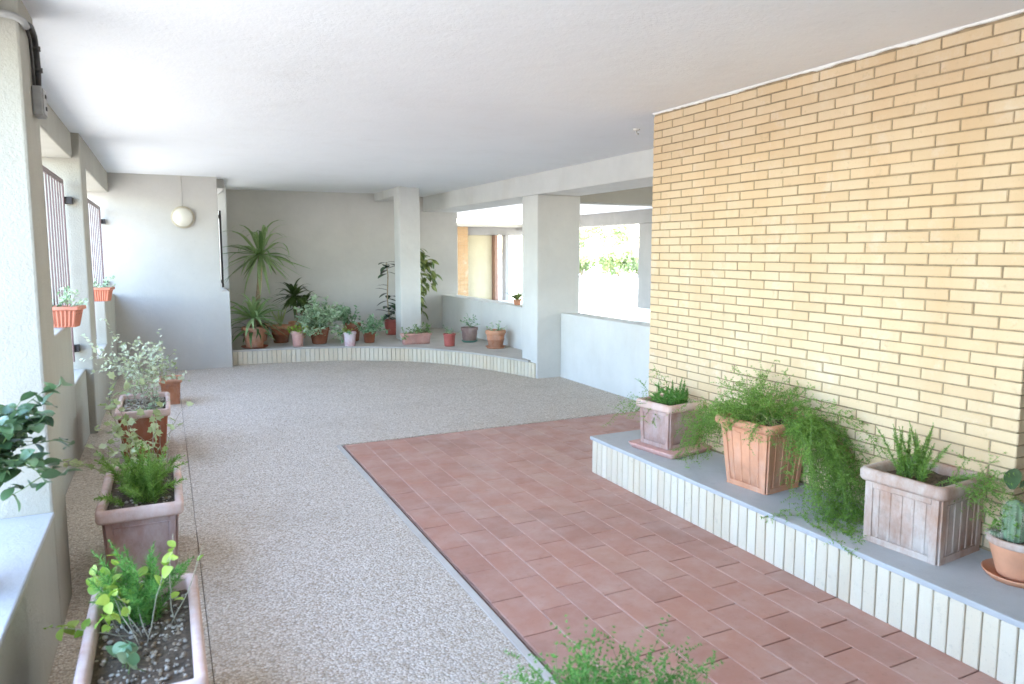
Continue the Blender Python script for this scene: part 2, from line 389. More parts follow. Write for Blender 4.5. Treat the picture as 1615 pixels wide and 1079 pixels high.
ac = thing('alcove_column', 'square grey column at the edge of the plant alcove', 'column', (3.48, 11, .215))
wpart('shaft', MB().box(3.31, 3.64, 10.85, 11.15, .2, 2.605), 'pale', ac, .01)
wpart('beam', MB().box(3.32, 3.55, 11.151, 12.36, 2.47, 2.605), 'pale', ac, .008)

# ------------------------------------------------------------------ brick wall
BX, BY0, BY1, BZ0, BZ1 = 3.262, 1.762, 4.372, PH, 2.578
br = thing('brick_wall', 'yellow brick wall in running bond behind the square planters', 'wall', (3.4, 3.0, 0))
wpart('mortar_core', MB().box(BX + .0038, 10.36, BY0 + .006, BY1 - .006, 0, 2.602), 'mortar', br, 0)  # unseen right part lengthened to shut sunlit ground off from the pillar
bd = MB()
n = 90; prev = None; rings = []
for k in range(n + 1):
    y = BY0 - .004 + (BY1 - BY0 + .008) * k / n
    w = .007 + .004 * mnoise.noise((y * 9, 2.1, 0)); h = .011 + .008 * mnoise.noise((y * 7, 5.3, 0)) + .006 * mnoise.noise((y * 31, 1, 0))
    rings.append([(BX - w, y, 2.601), (BX - w * .8, y, 2.598 - h), (BX + .012, y, 2.597 - h * 1.2), (BX + .012, y, 2.601)])
bd.loft(rings, True, True, True)
wpart('plaster_bead', bd, 'bead', br, 0)
CP, BL = .0548, .2285
BH, BLN = CP - .0068, BL - .0076
brick_meshes = {}
def brick_mesh(L_, k):
    key = (round(L_, 3), k)
    if key not in brick_meshes:
        rr = random.Random(k * 31 + int(L_ * 1000)); j = lambda: rr.uniform(-.0009, .0009)
        hy, hz, b = L_ / 2, BH / 2, .003
        def ring(x, q): return [(x + j(), -hy + q + j(), -hz + q + j()), (x + j(), -hy + q + j(), hz - q + j()), (x + j(), hy - q + j(), hz - q + j()), (x + j(), hy - q + j(), -hz + q + j())]
        brick_meshes[key] = MB().loft([ring(.03, 0), ring(.003, 0), ring(0, b)], True, False, True).mesh('brick', 'brick')
    return brick_meshes[key]
allb = []
nc = int((BZ1 - BZ0) / CP)
for c in range(nc + 1):
    zc = BZ1 - CP * (c + .5)
    if zc - BH / 2 < PH: break
    y = BY0; k = 0
    while y < BY1 - .02:
        L_ = BLN
        if k == 0 and c % 2: L_ = BLN / 2 - .002
        if y + L_ > BY1 - .03: L_ = BY1 - y
        allb.append((y + L_ / 2, zc, L_, rnd.randrange(4))); y += L_ + .0076; k += 1
allb.sort(key=lambda q: (q[0] ** 2 + 10.6 + (q[1] - 1.6) ** 2) * (3.0 if q[1] < .62 else 1.0))
far = MB()
for i, (y, z, L_, k) in enumerate(allb):
    dx = rnd.uniform(-.0025, .001)
    if i < 300: link('brick', brick_mesh(L_, k), br, (BX - br.location.x + dx, y - br.location.y, z - br.location.z + rnd.gauss(0, .0006)), (rnd.gauss(0, .003), 0, rnd.gauss(0, .004)))
    else:
        me = brick_mesh(L_, k)
        far.add([(BX + dx + v.co.x, y + v.co.y, z + v.co.z) for v in me.vertices], [tuple(p.vertices) for p in me.polygons])
stuff(wpart('far_bricks', far, 'brick', br, 0))
# return face of the same wall, seen edge-on at the right border
rt = MB()
for c in range(int(BZ1 / CP)):
    zc = BZ1 - CP * (c + .5); x = BX + .004 + (0 if c % 2 else BLN / 2)
    rt.box(BX + .004, x - .0095 if not c % 2 else BX + .0041, BY0 - .001, BY0 + .05, zc - BH / 2, zc + BH / 2)
    while x < 5.2: rt.box(x, x + BLN, BY0 - .001, BY0 + .05, zc - BH / 2, zc + BH / 2); x += BL
stuff(wpart('return_bricks', rt, 'brick', br, 0))
rw = thing('rear_wall', 'plain rendered wall behind the camera', 'wall', (2, -3.2, 0))  # out of view, added so less light comes from behind the camera
wpart('wall', MB().box(-.46, 5.2, -3.2, -2.95, -.03, 2.61), 'grey', rw)
ent = thing('entrance_wall', 'plain rendered wall beyond the end of the brick wall', 'wall', (6, -1, 0))
wpart('wall', MB().box(5.2, 5.5, -3.9, 1.75, -.03, 2.63), 'grey', ent)

# ------------------------------------------------------------------ brick-fronted bench under the planters
be = thing('planter_bench', 'low concrete ledge with pale upright brick front below the brick wall', 'ledge', (3.0, 2.5, 0))
wpart('core', MB().box(PX + .012, 3.30, .2, PYE - .012, -.01, PH - .0265), 'mortar_light', be, 0)
wpart('top_slab', MB().box(PX - .012, 3.266, .18, PYE + .012, PH - .026, PH), 'concrete', be, .005)
SP = .0645
def strip_mesh(w, d, h, jit):
    rr = random.Random(jit); b = .003; hx = w / 2; j = lambda: rr.uniform(-.0008, .0008)
    def ring(y, q): return [(-hx + q + j(), y + j(), q), (hx - q + j(), y + j(), q), (hx - q + j(), y + j(), h - q), (-hx + q + j(), y + j(), h - q)]
    return MB().loft([ring(d, 0), ring(.003, 0), ring(0, b)], True, False, True).mesh('brick', 'strip')
sm = [strip_mesh(SP - .006, .04, PH - .028, k) for k in range(4)]
y = PYE - SP / 2; 
while y > .3:
    link('brick', sm[rnd.randrange(4)], be, (PX - be.location.x + rnd.uniform(-.0015, .0015), y - be.location.y, .0005), (0, 0, -math.pi / 2)); y -= SP
for k in range(7):
    link('brick', sm[k % 4], be, (PX + .034 + SP * (k + .5) - be.location.x, PYE - be.location.y, .0005), (0, 0, math.pi))

# ---- curved bench in the alcove
ctrl = [(.2, 10.80), (.81, 10.745), (1.50, 10.68), (2.02, 10.575), (2.48, 10.42), (3.12, 10.03), (3.54, 9.56), (3.86, 8.92), (4.06, 8.35), (4.17, 7.95), (4.2, 7.6)]
def catmull(P, n=40):
    out = []
    for i in range(1, len(P) - 2):
        p0, p1, p2, p3 = (Vector(q) for q in P[i-1:i+3])
        for k in range(n):
            t = k / n
            out.append(.5 * (2*p1 + (p2-p0)*t + (2*p0-5*p1+4*p2-p3)*t*t + (3*p1-p0-3*p2+p3)*t**3))
    out.append(Vector(P[-2])); return out
arc = catmull(ctrl)
cb = thing('curved_bench', 'curved raised planting ledge with upright brick front in the alcove', 'ledge', (3, 11, 0))
AH = .213
def offs(d): 
    o = []
    for i, p in enumerate(arc):
        tg = (arc[min(i+1, len(arc)-1)] - arc[max(i-1, 0)]).normalized(); o.append((p.x - tg.y * d, p.y + tg.x * d))
    return o
tail = [(4.515, 7.96), (4.515, 12.26), (.905, 12.57), (.80, 11.9)]
inner = offs(.012)
def clip(pl): return [(max(.80, x), y) for x, y in pl]
wpart('core', MB().prism(clip(offs(.014)) + [(4.184, 8.38), (4.515, 8.38), (4.515, 12.24), (.905, 12.57)], -.01, AH - .0225), 'mortar_light', cb, 0)
wpart('top_slab', MB().prism(clip(offs(-.012))[:-14] + [(4.183, 8.10), (4.183, 8.37), (4.517, 8.37), (4.517, 12.26), (.905, 12.59), (.80, 12.0)], AH - .022, AH), 'kerb', cb, .004)
am = [strip_mesh(.060, .035, AH - .0235, k + 9) for k in range(4)]
acc = 0.033; 
for i in range(len(arc) - 1):
    seg = (arc[i+1] - arc[i]).length
    while acc < seg:
        p = arc[i].lerp(arc[i+1], acc / seg); tg = (arc[i+1] - arc[i]).normalized()
        if p.x > .83: link('brick', am[rnd.randrange(4)], cb, (p.x - 3, p.y - 11, .0005), (0, 0, math.atan2(tg.y, tg.x)))
        acc += .066
    acc -= seg

# ------------------------------------------------------------------ grilles, lamp, cable
def grille(label, x, y0, y1, z0, z1, pitch=.155, zlow=None, ylow=None):
    t = thing('window_grille', label, 'grille', (x, (y0 + y1) / 2, z0))
    zb = z0
    fr = MB().box(x - .006, x + .006, y0, y1, z1 - .02, z1 + .02)
    fr.box(x - .006, x + .006, y0, y0 + .03, z0, z1 - .0201); fr.box(x - .006, x + .006, y1 - .03, y1, z0 if zlow is None else zlow, z1 - .0201)
    wpart('frame', fr, 'bar', t, .002)
    y = y0 + pitch
    while y < y1 - .06:
        lo = zlow if (zlow is not None and ylow(y)) else z0
        wpart('bar', MB().box(x - .0045, x + .0045, y - .010, y + .010, lo, z1 - .0202), 'bar', t, 0); y += pitch
    return t
g1 = grille('maroon barred window grille above the nearer window box', -.735, 3.83, 7.13, 1.09, 2.18, zlow=.66, ylow=lambda y: y > 6.36)
g2 = grille('maroon barred window grille at the far window by the end wall', -.70, 7.68, 10.5, 1.09, 2.14, .24, zlow=.66, ylow=lambda y: y < 8.9)
for g, pts in ((g1, [(-.705, 7.165, 2.03), (-.725, 7.165, .77)]), (g2, [(-.68, 10.54, 1.98), (-.69, 10.54, 1.20), (-.70, 7.655, .80)])):
    for x, y, z in pts: wpart('hinge_bracket', MB().box(x - .03, x + .03, y - .035, y + .035, z - .03, z + .03), 'iron', g, .004)
sh = thing('shutter', 'narrow dark iron shutter edge beside the grey end wall', 'shutter', (.73, 10.9, 1.08))
wpart('leaf', MB().box(.715, .745, 10.862, 11.85, 1.10, 2.17), 'iron', sh, .004)
for z in (1.16, 2.06): wpart('hinge', MB().box(.700, .716, 10.866, 10.91, z, z + .05), 'iron', sh, .003)

lamp = thing('wall_lamp', 'round bulkhead lamp with cream glass on the grey end wall', 'lamp', (.25, 10.579, 2.054))
def yl(prof, seg=32):   # lathe around -Y
    mb = MB(); mb.lathe(prof, seg, (0, 0, 0), True, True); mb.v = [(x, -z, y) for x, y, z in mb.v]; return mb
link('base_ring', yl([(.13, 0), (.145, .01), (.145, .035), (.135, .045), (.125, .046)]).mesh('base_ring', 'lampmetal', True), lamp)
gl = [(.124, .044)] + [(.124 * math.cos(a), .044 + .075 * math.sin(a)) for a in [R(8 * k) for k in range(1, 11)]] + [(.01, .1195)]
glo = link('glass', yl(gl).mesh('glass', 'lampglass', True), lamp)
link('conduit', MB().tube([(0, -.012, .14), (0, -.012, .54)], .004, 8).mesh('conduit', 'grey', True), lamp)

cb1 = thing('cable_conduit', 'grey conduit and dark cables bending round the near pier', 'cable', (-.45, 3.42, 2.4))
def ctube(name, pts, r, mat):
    return link(name, MB().tube([tuple(Vector(p) - cb1.location) for p in pts], r, 10).mesh(name, mat, True), cb1)
ctube('conduit', [(-.98, 3.41, 2.505), (-.7, 3.41, 2.508), (-.52, 3.41, 2.505), (-.475, 3.412, 2.50), (-.45, 3.43, 2.49), (-.444, 3.46, 2.475)], .014, 'pvc')
ctube('cable', [(-.447, 3.44, 2.485), (-.442, 3.56, 2.505), (-.442, 3.64, 2.49), (-.442, 3.67, 2.44), (-.441, 3.68, 2.36), (-.444, 3.675, 2.28)], .012, 'black_pvc')
ctube('cable', [(-.447, 3.46, 2.485), (-.45, 3.58, 2.46), (-.452, 3.62, 2.38), (-.453, 3.635, 2.28)], .006, 'black_pvc')
for p in ((-.442, 3.668, 2.445), (-.441, 3.68, 2.36)):
    ctube('saddle_clip', [(p[0], p[1], p[2] + .010), (p[0], p[1] + .003, p[2] - .010)], .017, 'black_pvc')
jb = thing('junction_box', 'small grey junction box at the end of the cables on the near pier', 'box', (-.44, 3.66, 2.1))
wpart('housing', MB().box(-.461, -.425, 3.61, 3.72, 2.165, 2.285), 'pvc', jb, .005)
wpart('lid', MB().box(-.425, -.420, 3.618, 3.712, 2.173, 2.277), 'pvc', jb, .002)
for z in (2.20, 2.25): wpart('gland', MB().box(-.4199, -.415, 3.655, 3.675, z - .008, z + .008), 'black_pvc', jb, .002)
cd = thing('ceiling_hook', 'tiny white fitting on the ceiling near the brick wall', 'fitting', (3.507, 4.93, 2.588))
link('plate', MB().lathe([(.028, .004), (.028, -.004), (.018, -.01)], 14, (0, 0, 0), True, True).mesh('plate', 'bead'), cd)
link('hook', MB().tube([(0, 0, -.009), (0, 0, -.03), (.012, 0, -.042), (.024, 0, -.032)], .004, 6).mesh('hook', 'bead', True), cd)

# ------------------------------------------------------------------ pots
def rrect(hx, hy, r, z, n=4):
    pts = []
    for cx_, cy_, a0 in ((hx - r, hy - r, 0), (-hx + r, hy - r, 90), (-hx + r, -hy + r, 180), (hx - r, -hy + r, 270)):
        for k in range(n + 1):
            a = R(a0 + 90 * k / n); pts.append((cx_ + r * math.cos(a), cy_ + r * math.sin(a), z))
    return pts
def trough(t, hx, hy, h, taper, mat, rim_mat, rim_h=.055, rim_out=.018, flutes=0, panel=True, rr=.02, soil='soil', fill=.05):
    """rectangular planter: t root, hx/hy half size of body top, taper = half-size lost at the bottom"""
    sx = lambda z: hx - taper * (1 - z / h); sy = lambda z: hy - taper * (1 - z / h)
    body = MB(); hb = h - rim_h; ins = .008 if panel else 0
    body.loft([rrect(sx(z) - ins, sy(z) - ins, rr, z) for z in (0, hb * .33, hb * .66, hb + .004)], True, True, False)
    pot = link('pot', body.mesh('pot', mat, True), t)
    if panel:
        ps = MB()
        def quadbar(face, u0, u1, z0, z1, out=.0085):
            ring = []
            for z in (z0, z1):
                X, Y = sx(z) - ins - .002, sy(z) - ins - .002; o = out
                L_ = X if face in 'SN' else Y
                a, b = (max(-L_, min(L_, u * L_)) for u in (u0, u1))
                sg = 1 if face in 'EN' else -1
                if face in 'SN': ring += [(a, sg * Y, z), (b, sg * Y, z), (b, sg * (Y + o), z), (a, sg * (Y + o), z)]
                else: ring += [(sg * X, a, z), (sg * X, b, z), (sg * (X + o), b, z), (sg * (X + o), a, z)]
            ps.add(ring, [(0,1,2,3),(4,5,6,7),(0,1,5,4),(1,2,6,5),(2,3,7,6),(3,0,4,7)])
        for fc in 'SNEW':
            L_ = hx if fc in 'SN' else hy; cw = .035 / L_
            quadbar(fc, -.985, -.985 + cw, .001, hb); quadbar(fc, .985 - cw, .985, .001, hb)
            quadbar(fc, -.985 + cw, .985 - cw, .001, .03); quadbar(fc, -.985 + cw, .985 - cw, hb - .03, hb)
            nf = int(flutes * (L_ / .16)) if flutes else 0
            for k in range(nf):
                c_ = -.985 + cw + (1.97 - 2 * cw) * (k + .5) / nf; quadbar(fc, c_ - .014 / L_ * .5, c_ + .014 / L_ * .5, .032, hb - .032, .0055)
        bevel(link('moulding', ps.mesh('moulding', mat), pot), .003, 2)
    o, i = rim_out, .018
    rm = MB().loft([rrect(hx - ins - .002, hy - ins - .002, rr, hb - .004), rrect(hx + o * .7, hy + o * .7, rr + o * .5, hb), rrect(hx + o, hy + o, rr + o * .6, hb + .012),
                    rrect(hx + o, hy + o, rr + o * .6, h - .012), rrect(hx + o * .55, hy + o * .55, rr + o * .4, h), rrect(hx - i * .5, hy - i * .5, rr, h), rrect(hx - i, hy - i, rr * .8, h - .01),
                    rrect(hx - i, hy - i, rr * .8, h - fill - .02)])
    link('rim', rm.mesh('rim', rim_mat, True), pot)
    if soil:
        N = 14; X, Y = hx - i - .001, hy - i - .001; g = MB(); vs_, fs = [], []
        for a in range(N + 1):
            for b in range(N + 1):
                x, y = X * (2 * a / N - 1), Y * (2 * b / N - 1)
                vs_.append((x, y, h - fill + .014 * mnoise.noise((x * 18 + t.location.x * 9, y * 18, 3)) + .006 * mnoise.noise((x * 60, y * 60, 1))))
        for a in range(N):
            for b in range(N): q = a * (N + 1) + b; fs.append((q, q + N + 1, q + N + 2, q + 1))
        link('soil', g.add(vs_, fs).mesh('soil', soil, True), t)
    return pot
def round_pot(t, r, h, mat, rim_mat=None, base=.68, rim_h=None, seg=28, bands=0, soil=True):
    rh = rim_h or h * .2; rb = r * base; hb = h - rh
    q = lambda z: rb + (r * .94 - rb) * z / hb
    prof = [(rb * .92, 0), (rb, .006)] + [(q(hb * k / 6), hb * k / 6) for k in range(1, 6)] + [(q(hb), hb)]
    if bands: prof = [(rb * .92, 0), (rb, .006), (q(hb * .55), hb * .55), (q(hb * .56) + .006, hb * .57), (q(hb * .64) + .006, hb * .64), (q(hb * .65), hb * .65), (q(hb), hb)]
    pot = link('pot', MB().lathe(prof, seg, (0, 0, 0), True).mesh('pot', mat, True), t)
    w = r * .06
    link('rim', MB().lathe([(q(hb) - .002, hb - .003), (r, hb), (r * 1.03, hb + rh * .15), (r * 1.03, h - rh * .15), (r * .99, h), (r * .93, h), (r * .90, h - rh * .3), (r * .88, h - rh)], seg).mesh('rim', rim_mat or mat, True), pot)
    if soil: link('soil', MB().lathe([(r * .89, h - rh * .55), (r * .5, h - rh * .45), (.002, h - rh * .4)], 20, (0, 0, 0), False, True).mesh('soil', 'soil', True), t)
    return pot
def saucer(label, x, y, z, r, mat, group=None):
    o = link('saucer', MB().lathe([(r * .82, 0), (r * .98, .022), (r, .028), (r * .95, .028), (r * .82, .008), (.002, .008)], 28, (0, 0, 0), True, True).mesh('saucer', mat, True), None, (x, y, z))
    return tag(o, label, 'saucer', group)

# ------------------------------------------------------------------ foliage
def strap(L_, w, droop, fold=.25, seg=9, stiff=.45):
    """sword leaf along +X that bends down by droop (radians)"""
    mb = MB(); rings = []; x = z = 0.0; a = 0.0
    for k in range(seg + 1):
        t = k / seg; ww = w * (.55 + .9 * t if t < .3 else (.82 + .18 * (t < .45)) * (1 - ((t - .3) / .7) ** 2.2) + .02)
        rings.append([(x, -ww / 2, z + ww * fold * math.cos(a)), (x, 0, z), (x, ww / 2, z + ww * fold * math.cos(a))])
        a = droop * max(0, (t - stiff) / (1 - stiff)) ** 1.1 if t > stiff else 0
        x += L_ / seg * math.cos(a); z -= L_ / seg * math.sin(a)
    return mb.loft(rings, False)
def oval(L_, w, fold=.18, curl=.25, lobes=0):
    mb = MB(); seg = 6; rings = []
    for k in range(seg + 1):
        t = k / seg; ww = w * math.sin(math.pi * min(1, t * .93 + .05)) ** .75
        z = -curl * L_ * t * t
        rings.append([(L_ * t, -ww / 2, z + fold * ww), (L_ * t, 0, z), (L_ * t, ww / 2, z + fold * ww)])
    return mb.loft(rings, False)
def lobed(L_, w):
    a = [(0, 0), (.15, .5), (.05, .95), (.42, .6), (.62, .8), (.68, .38), (1, 0)]
    up = [(L_ * p, w * q * .5, .1 * w * q) for p, q in a]; dn = [(L_ * p, -w * q * .5, .1 * w * q) for p, q in a[1:-1]][::-1]
    v = up + dn; v.append((L_ * .4, 0, -.02 * w)); c = len(v) - 1
    return MB().add(v, [(i, (i + 1) % c, c) for i in range(c)])
def aim(d, roll=0.0):
    d = Vector(d).normalized(); return (d.to_track_quat('X', 'Z') @ Matrix.Rotation(roll, 3, 'X').to_quaternion()).to_euler()
def put(mb, leafmb, p, d, s=1.0, roll=0.0):
    q = Vector(d).normalized().to_track_quat('X', 'Z').to_matrix() @ Matrix.Rotation(roll, 3, 'X')
    mb.add([tuple(Vector(p) + q @ (Vector(v) * s)) for v in leafmb.v], leafmb.f)
def rosette(t, c, n, L0, L1, w, mat, el0, el1, variants=5, droop=(.3, 1.6), name='leaf', rs=1):
    rr = random.Random(rs)
    ms = [strap(1.0, w * rr.uniform(.85, 1.15), droop[0] + (droop[1] - droop[0]) * k / (variants - 1), .22, 9, .35).mesh(name, mat, True) for k in range(variants)]
    for i in range(n):
        f = (i + .5) / n; el = el1 + (el0 - el1) * f ** .8 + rr.gauss(0, .1); az = i * 2.39996 + rr.gauss(0, .15)
        L_ = L0 + (L1 - L0) * rr.random()
        k = min(variants - 1, max(0, int((1 - f) * variants + rr.gauss(0, .7))))
        d = (math.cos(el) * math.cos(az), math.cos(el) * math.sin(az), math.sin(el))
        link(name, ms[k], t, (c[0], c[1], c[2] + .12 * L0 * (f - .5)), aim(d, rr.gauss(0, .25)), (L_, L_ ** .3, L_))
def needles(mb, p, d, n, ln, rr, w=.0016, cone=(.5, 1.2)):
    d = Vector(d).normalized(); a = d.orthogonal().normalized(); b = d.cross(a)
    for _ in range(n):
        th = rr.uniform(0, 6.283); el = rr.uniform(*cone); o = (a * math.cos(th) + b * math.sin(th)) * math.sin(el) + d * math.cos(el)
        s = o.cross(Vector((rr.gauss(0, 1), rr.gauss(0, 1), rr.gauss(0, 1)))); s = s.normalized() * w if s.length > 1e-6 else a * w
        q = p + o * ln * rr.uniform(.7, 1.2); mb.add([p - s, p + s, q], [(0, 1, 2)])
def foxtail(t, c, n, H, rad, mat, spread=.6, rs=1, L_var=.4, dens=26, lean=(0, 0), nw=.0018, area=(.04, .04)):
    rr = random.Random(rs); mb = MB(); st = MB()
    for i in range(n):
        az = rr.uniform(0, 6.283); out = rr.uniform(0, spread); L_ = H * rr.uniform(1 - L_var, 1.0)
        p = Vector(c) + Vector((rr.uniform(-1, 1) * area[0], rr.uniform(-1, 1) * area[1], 0)); d = Vector((math.cos(az) * out + lean[0], math.sin(az) * out + lean[1], 1)).normalized()
        seg = 12; pts = [p.copy()]
        for k in range(seg):
            t_ = (k + 1) / seg
            p = p + d * (L_ / seg); d = (d + Vector((math.cos(az), math.sin(az), 0)) * .05 * out - Vector((0, 0, .06 * out * t_))).normalized(); pts.append(p.copy())
            env = rad * (math.sin(math.pi * min(1, .12 + .86 * t_)) ** .6)
            for q in range(dens):
                pp = p - d * (L_ / seg) * rr.random(); needles(mb, pp, d, 1, env * rr.uniform(.6, 1.15), rr, nw, (.65, 1.25))
        st.tube(pts, .0022, 4, .0008)
    stuff(link('foliage', mb.mesh('foliage', mat), t)); link('stem', st.mesh('stem', 'green_stem'), t)
def sprengeri(t, c, n, Lr, mat, rs=1, bias=(0, 0), up=(.4, 1.2), fall=.9, area=(.1, .1), dens=16, ln=.018, nw=.0016, floor_z=None, ledge=None, twigs=2):
    rr = random.Random(rs); mb = MB(); st = MB()
    for i in range(n):
        az = rr.uniform(0, 6.283); e = rr.uniform(*up); L_ = rr.uniform(*Lr)
        hx, hy = math.cos(az) + bias[0], math.sin(az) + bias[1]
        d = Vector((hx * math.cos(e), hy * math.cos(e), math.sin(e))).normalized()
        p = Vector(c) + Vector((rr.uniform(-1, 1) * area[0], rr.uniform(-1, 1) * area[1], 0)); pts = [p.copy()]
        seg = max(8, int(L_ / .03))
        for k in range(seg):
            p = p + d * (L_ / seg)
            d = (d + Vector((rr.gauss(0, .07), rr.gauss(0, .07), -fall * (L_ / seg) * 3.0 + rr.gauss(0, .04)))).normalized()
            if floor_z is not None:
                w = Vector(t.matrix_basis @ p)
                if ledge and not ledge(w): break
                if w.z < floor_z(w) + .008: p.z += floor_z(w) + .008 - w.z; d.z = max(d.z, .02)
            pts.append(p.copy())
            needles(mb, p, d, dens // 2, ln, rr, nw, (.5, 1.5))
            for _ in range(twigs):
                if rr.random() < .55 and k > 1:
                    o = Vector((rr.gauss(0, 1), rr.gauss(0, 1), rr.gauss(0, .8))).normalized(); o = (o + d * .7).normalized(); l2 = rr.uniform(.03, .075)
                    for m in range(4):
                        needles(mb, p + o * l2 * (m + 1) / 4, o, dens // 3, ln * .9, rr, nw, (.4, 1.4))
        if len(pts) > 2: st.tube(pts, .0014, 3, .0006)
    stuff(link('foliage', mb.mesh('foliage', mat), t)); link('stem', st.mesh('stem', 'green_stem'), t)
def twiggy(t, c, n, L_, mat, leafmb, rs=1, every=.035, size=(.7, 1.2), bias=(0, 0), el=(.6, 1.3), wob=.22, fall=.0, r0=.0028, stem='twig', area=(.05, .05), single=False, start=.15, branch=.25, name='leaf', grav=None):
    """wiry stems with leaves along them; single=True makes every leaf an object"""
    rr = random.Random(rs); st = MB(); lf = MB()
    lm = leafmb.mesh(name, mat, True) if single else None
    stack = []
    for i in range(n):
        az = rr.uniform(0, 6.283); e = rr.uniform(*el)
        d = Vector((math.cos(az) * math.cos(e) + bias[0], math.sin(az) * math.cos(e) + bias[1], math.sin(e))).normalized()
        stack.append((Vector(c) + Vector((rr.uniform(-1, 1) * area[0], rr.uniform(-1, 1) * area[1], 0)), d, rr.uniform(.6, 1) * L_, r0, 0))
    while stack:
        p, d, ll, r_, lev = stack.pop(); pts = [p.copy()]; seg = max(4, int(ll / .03)); nxt = start * ll if lev == 0 else .01; s = 0
        for k in range(seg):
            st_ = ll / seg; p = p + d * st_; s += st_
            d = (d + Vector((rr.gauss(0, wob), rr.gauss(0, wob), rr.gauss(0, wob) - fall * st_ * 10)) * .6).normalized(); pts.append(p.copy())
            while s > nxt:
                o = Vector((rr.gauss(0, 1), rr.gauss(0, 1), rr.gauss(.2, .7))).normalized(); o = (o + d * .5).normalized(); z = rr.uniform(*size)
                if single: link(name, lm, t, tuple(p), aim(o, rr.gauss(0, .5)), (z, z, z))
                else: put(lf, leafmb, p, o, z, rr.gauss(0, .6))
                nxt += every * rr.uniform(.6, 1.4)
            if lev < 2 and rr.random() < branch and k > 1:
                o = (d + Vector((rr.gauss(0, .7), rr.gauss(0, .7), rr.gauss(0, .5)))).normalized(); stack.append((p.copy(), o, ll * rr.uniform(.25, .5), r_ * .7, lev + 1))
        st.tube(pts, r_, 5, r_ * .4)
    link('stem', st.mesh('stem', stem, True), t)
    if not single: stuff(link('foliage', lf.mesh('foliage', mat, True), t))

# ------------------------------------------------------------------ planters in a row along the left wall
def pebbles(t, hx, hy, z, n, rs, size=(.008, .02)):
    rr = random.Random(rs); mb = MB()
    for _ in range(n):
        x, y, s = rr.uniform(-hx, hx), rr.uniform(-hy, hy), rr.uniform(*size); a = rr.uniform(0, 3.14)
        e = [rr.uniform(.6, 1.1) for _ in range(3)]; pr = []
        for th in (-1.2, -.4, .4, 1.2):
            pr.append([(x + s * e[0] * math.cos(th) * math.cos(f + a), y + s * e[1] * math.cos(th) * math.sin(f + a), z + s * .3 + s * e[2] * .7 * math.sin(th)) for f in [k * 1.0472 for k in range(6)]])
        mb.loft(pr, True, True, True)
    stuff(link('pebble_mulch', mb.mesh('pebble_mulch', 'pebble', True), t))
A = thing('trough_planter', 'nearest pale-rimmed trough at lower left with stones, lime leaves and a fern', 'planter', (-.115, 2.47, 0))
trough(A, .155, .37, .40, .02, 'terra_mauve', 'rim_pale', .06, .018, 0, True, .02, fill=.055)
pebbles(A, .13, .33, .345, 420, 3, (.003, .011))
foxtail(A, (-.01, .20, .345), 26, .30, .042, 'fern_dark', .75, 11, .4, 22, (0, 0), .0016, (.05, .06))
twiggy(A, (.0, .04, .345), 8, .34, 'lime', oval(.040, .028), 21, .026, (.7, 1.3), (-.75, .1), (.3, 1.0), .2, .03, .0022, 'twig', (.05, .06), False, .5, .12)
twiggy(A, (.08, .06, .345), 2, .34, 'lime', oval(.034, .022), 5, .09, (.7, 1.1), (.0, .1), (1.1, 1.45), .16, .05, .0024, 'twig', (.02, .05), False, .3, .05)
twiggy(A, (-.01, -.15, .35), 6, .09, 'succulent', oval(.036, .034, .1, .1), 8, .022, (.8, 1.2), (0, 0), (.4, 1.2), .2, 0, .002, 'green_stem', (.06, .07), True, .3, .1)
B = thing('trough_planter', 'mauve weathered trough with a bright green fern, second from the camera along the left wall', 'planter', (-.155, 4.03, 0))
trough(B, .165, .37, .42, .02, 'terra_mauve', 'rim_pale', .06, .02, 0, True, .02, fill=.05)
foxtail(B, (0, -.06, .37), 36, .30, .045, 'fern', 1.15, 31, .45, 24, (0, 0), .0018, (.08, .16))
twiggy(B, (.04, .10, .37), 8, .62, 'ivy', lobed(.05, .05), 41, .04, (.7, 1.25), (-.45, .35), (.5, 1.2), .22, .01, .0026, 'twig', (.09, .2), False, .35, .14)
twiggy(B, (.10, .16, .37), 3, .38, 'ivy', lobed(.045, .045), 43, .09, (.7, 1.1), (.05, .25), (1.15, 1.5), .2, .03, .0026, 'twig', (.03, .14), False, .3, .1)
pebbles(B, .13, .32, .368, 140, 4, (.006, .012))
C = thing('trough_planter', 'smooth brown tapered trough with pale rim and a whitish shrub, third along the left wall', 'planter', (-.20, 6.40, 0))
trough(C, .175, .37, .40, .035, 'terra_brown', 'rim_pale', .055, .016, 0, False, .025, fill=.045)
pebbles(C, .14, .33, .356, 420, 6, (.01, .02))
twiggy(C, (0, .08, .355), 15, .58, 'ivy_white', lobed(.036, .036), 51, .028, (.7, 1.2), (.02, .0), (.95, 1.5), .24, .0, .0024, 'twig', (.10, .2), False, .12, .22)
twiggy(C, (0, -.15, .355), 10, .14, 'silver', oval(.03, .02), 52, .02, (.7, 1.2), (0, 0), (.3, 1.3), .2, .0, .002, 'green_stem', (.12, .16), False, .1, .1)
D = thing('trough_planter', 'small dark terracotta planter farthest along the left wall, half hidden by the shrub', 'planter', (.0, 8.35, 0))
trough(D, .10, .14, .27, .02, 'terra', 'terra_orange', .04, .012, 0, True, .015, fill=.04)
twiggy(D, (0, 0, .23), 9, .26, 'ivy', lobed(.04, .04), 61, .035, (.7, 1.1), (-.2, 0), (.5, 1.4), .22, .0, .0022, 'twig', (.06, .08), False, .1, .25)

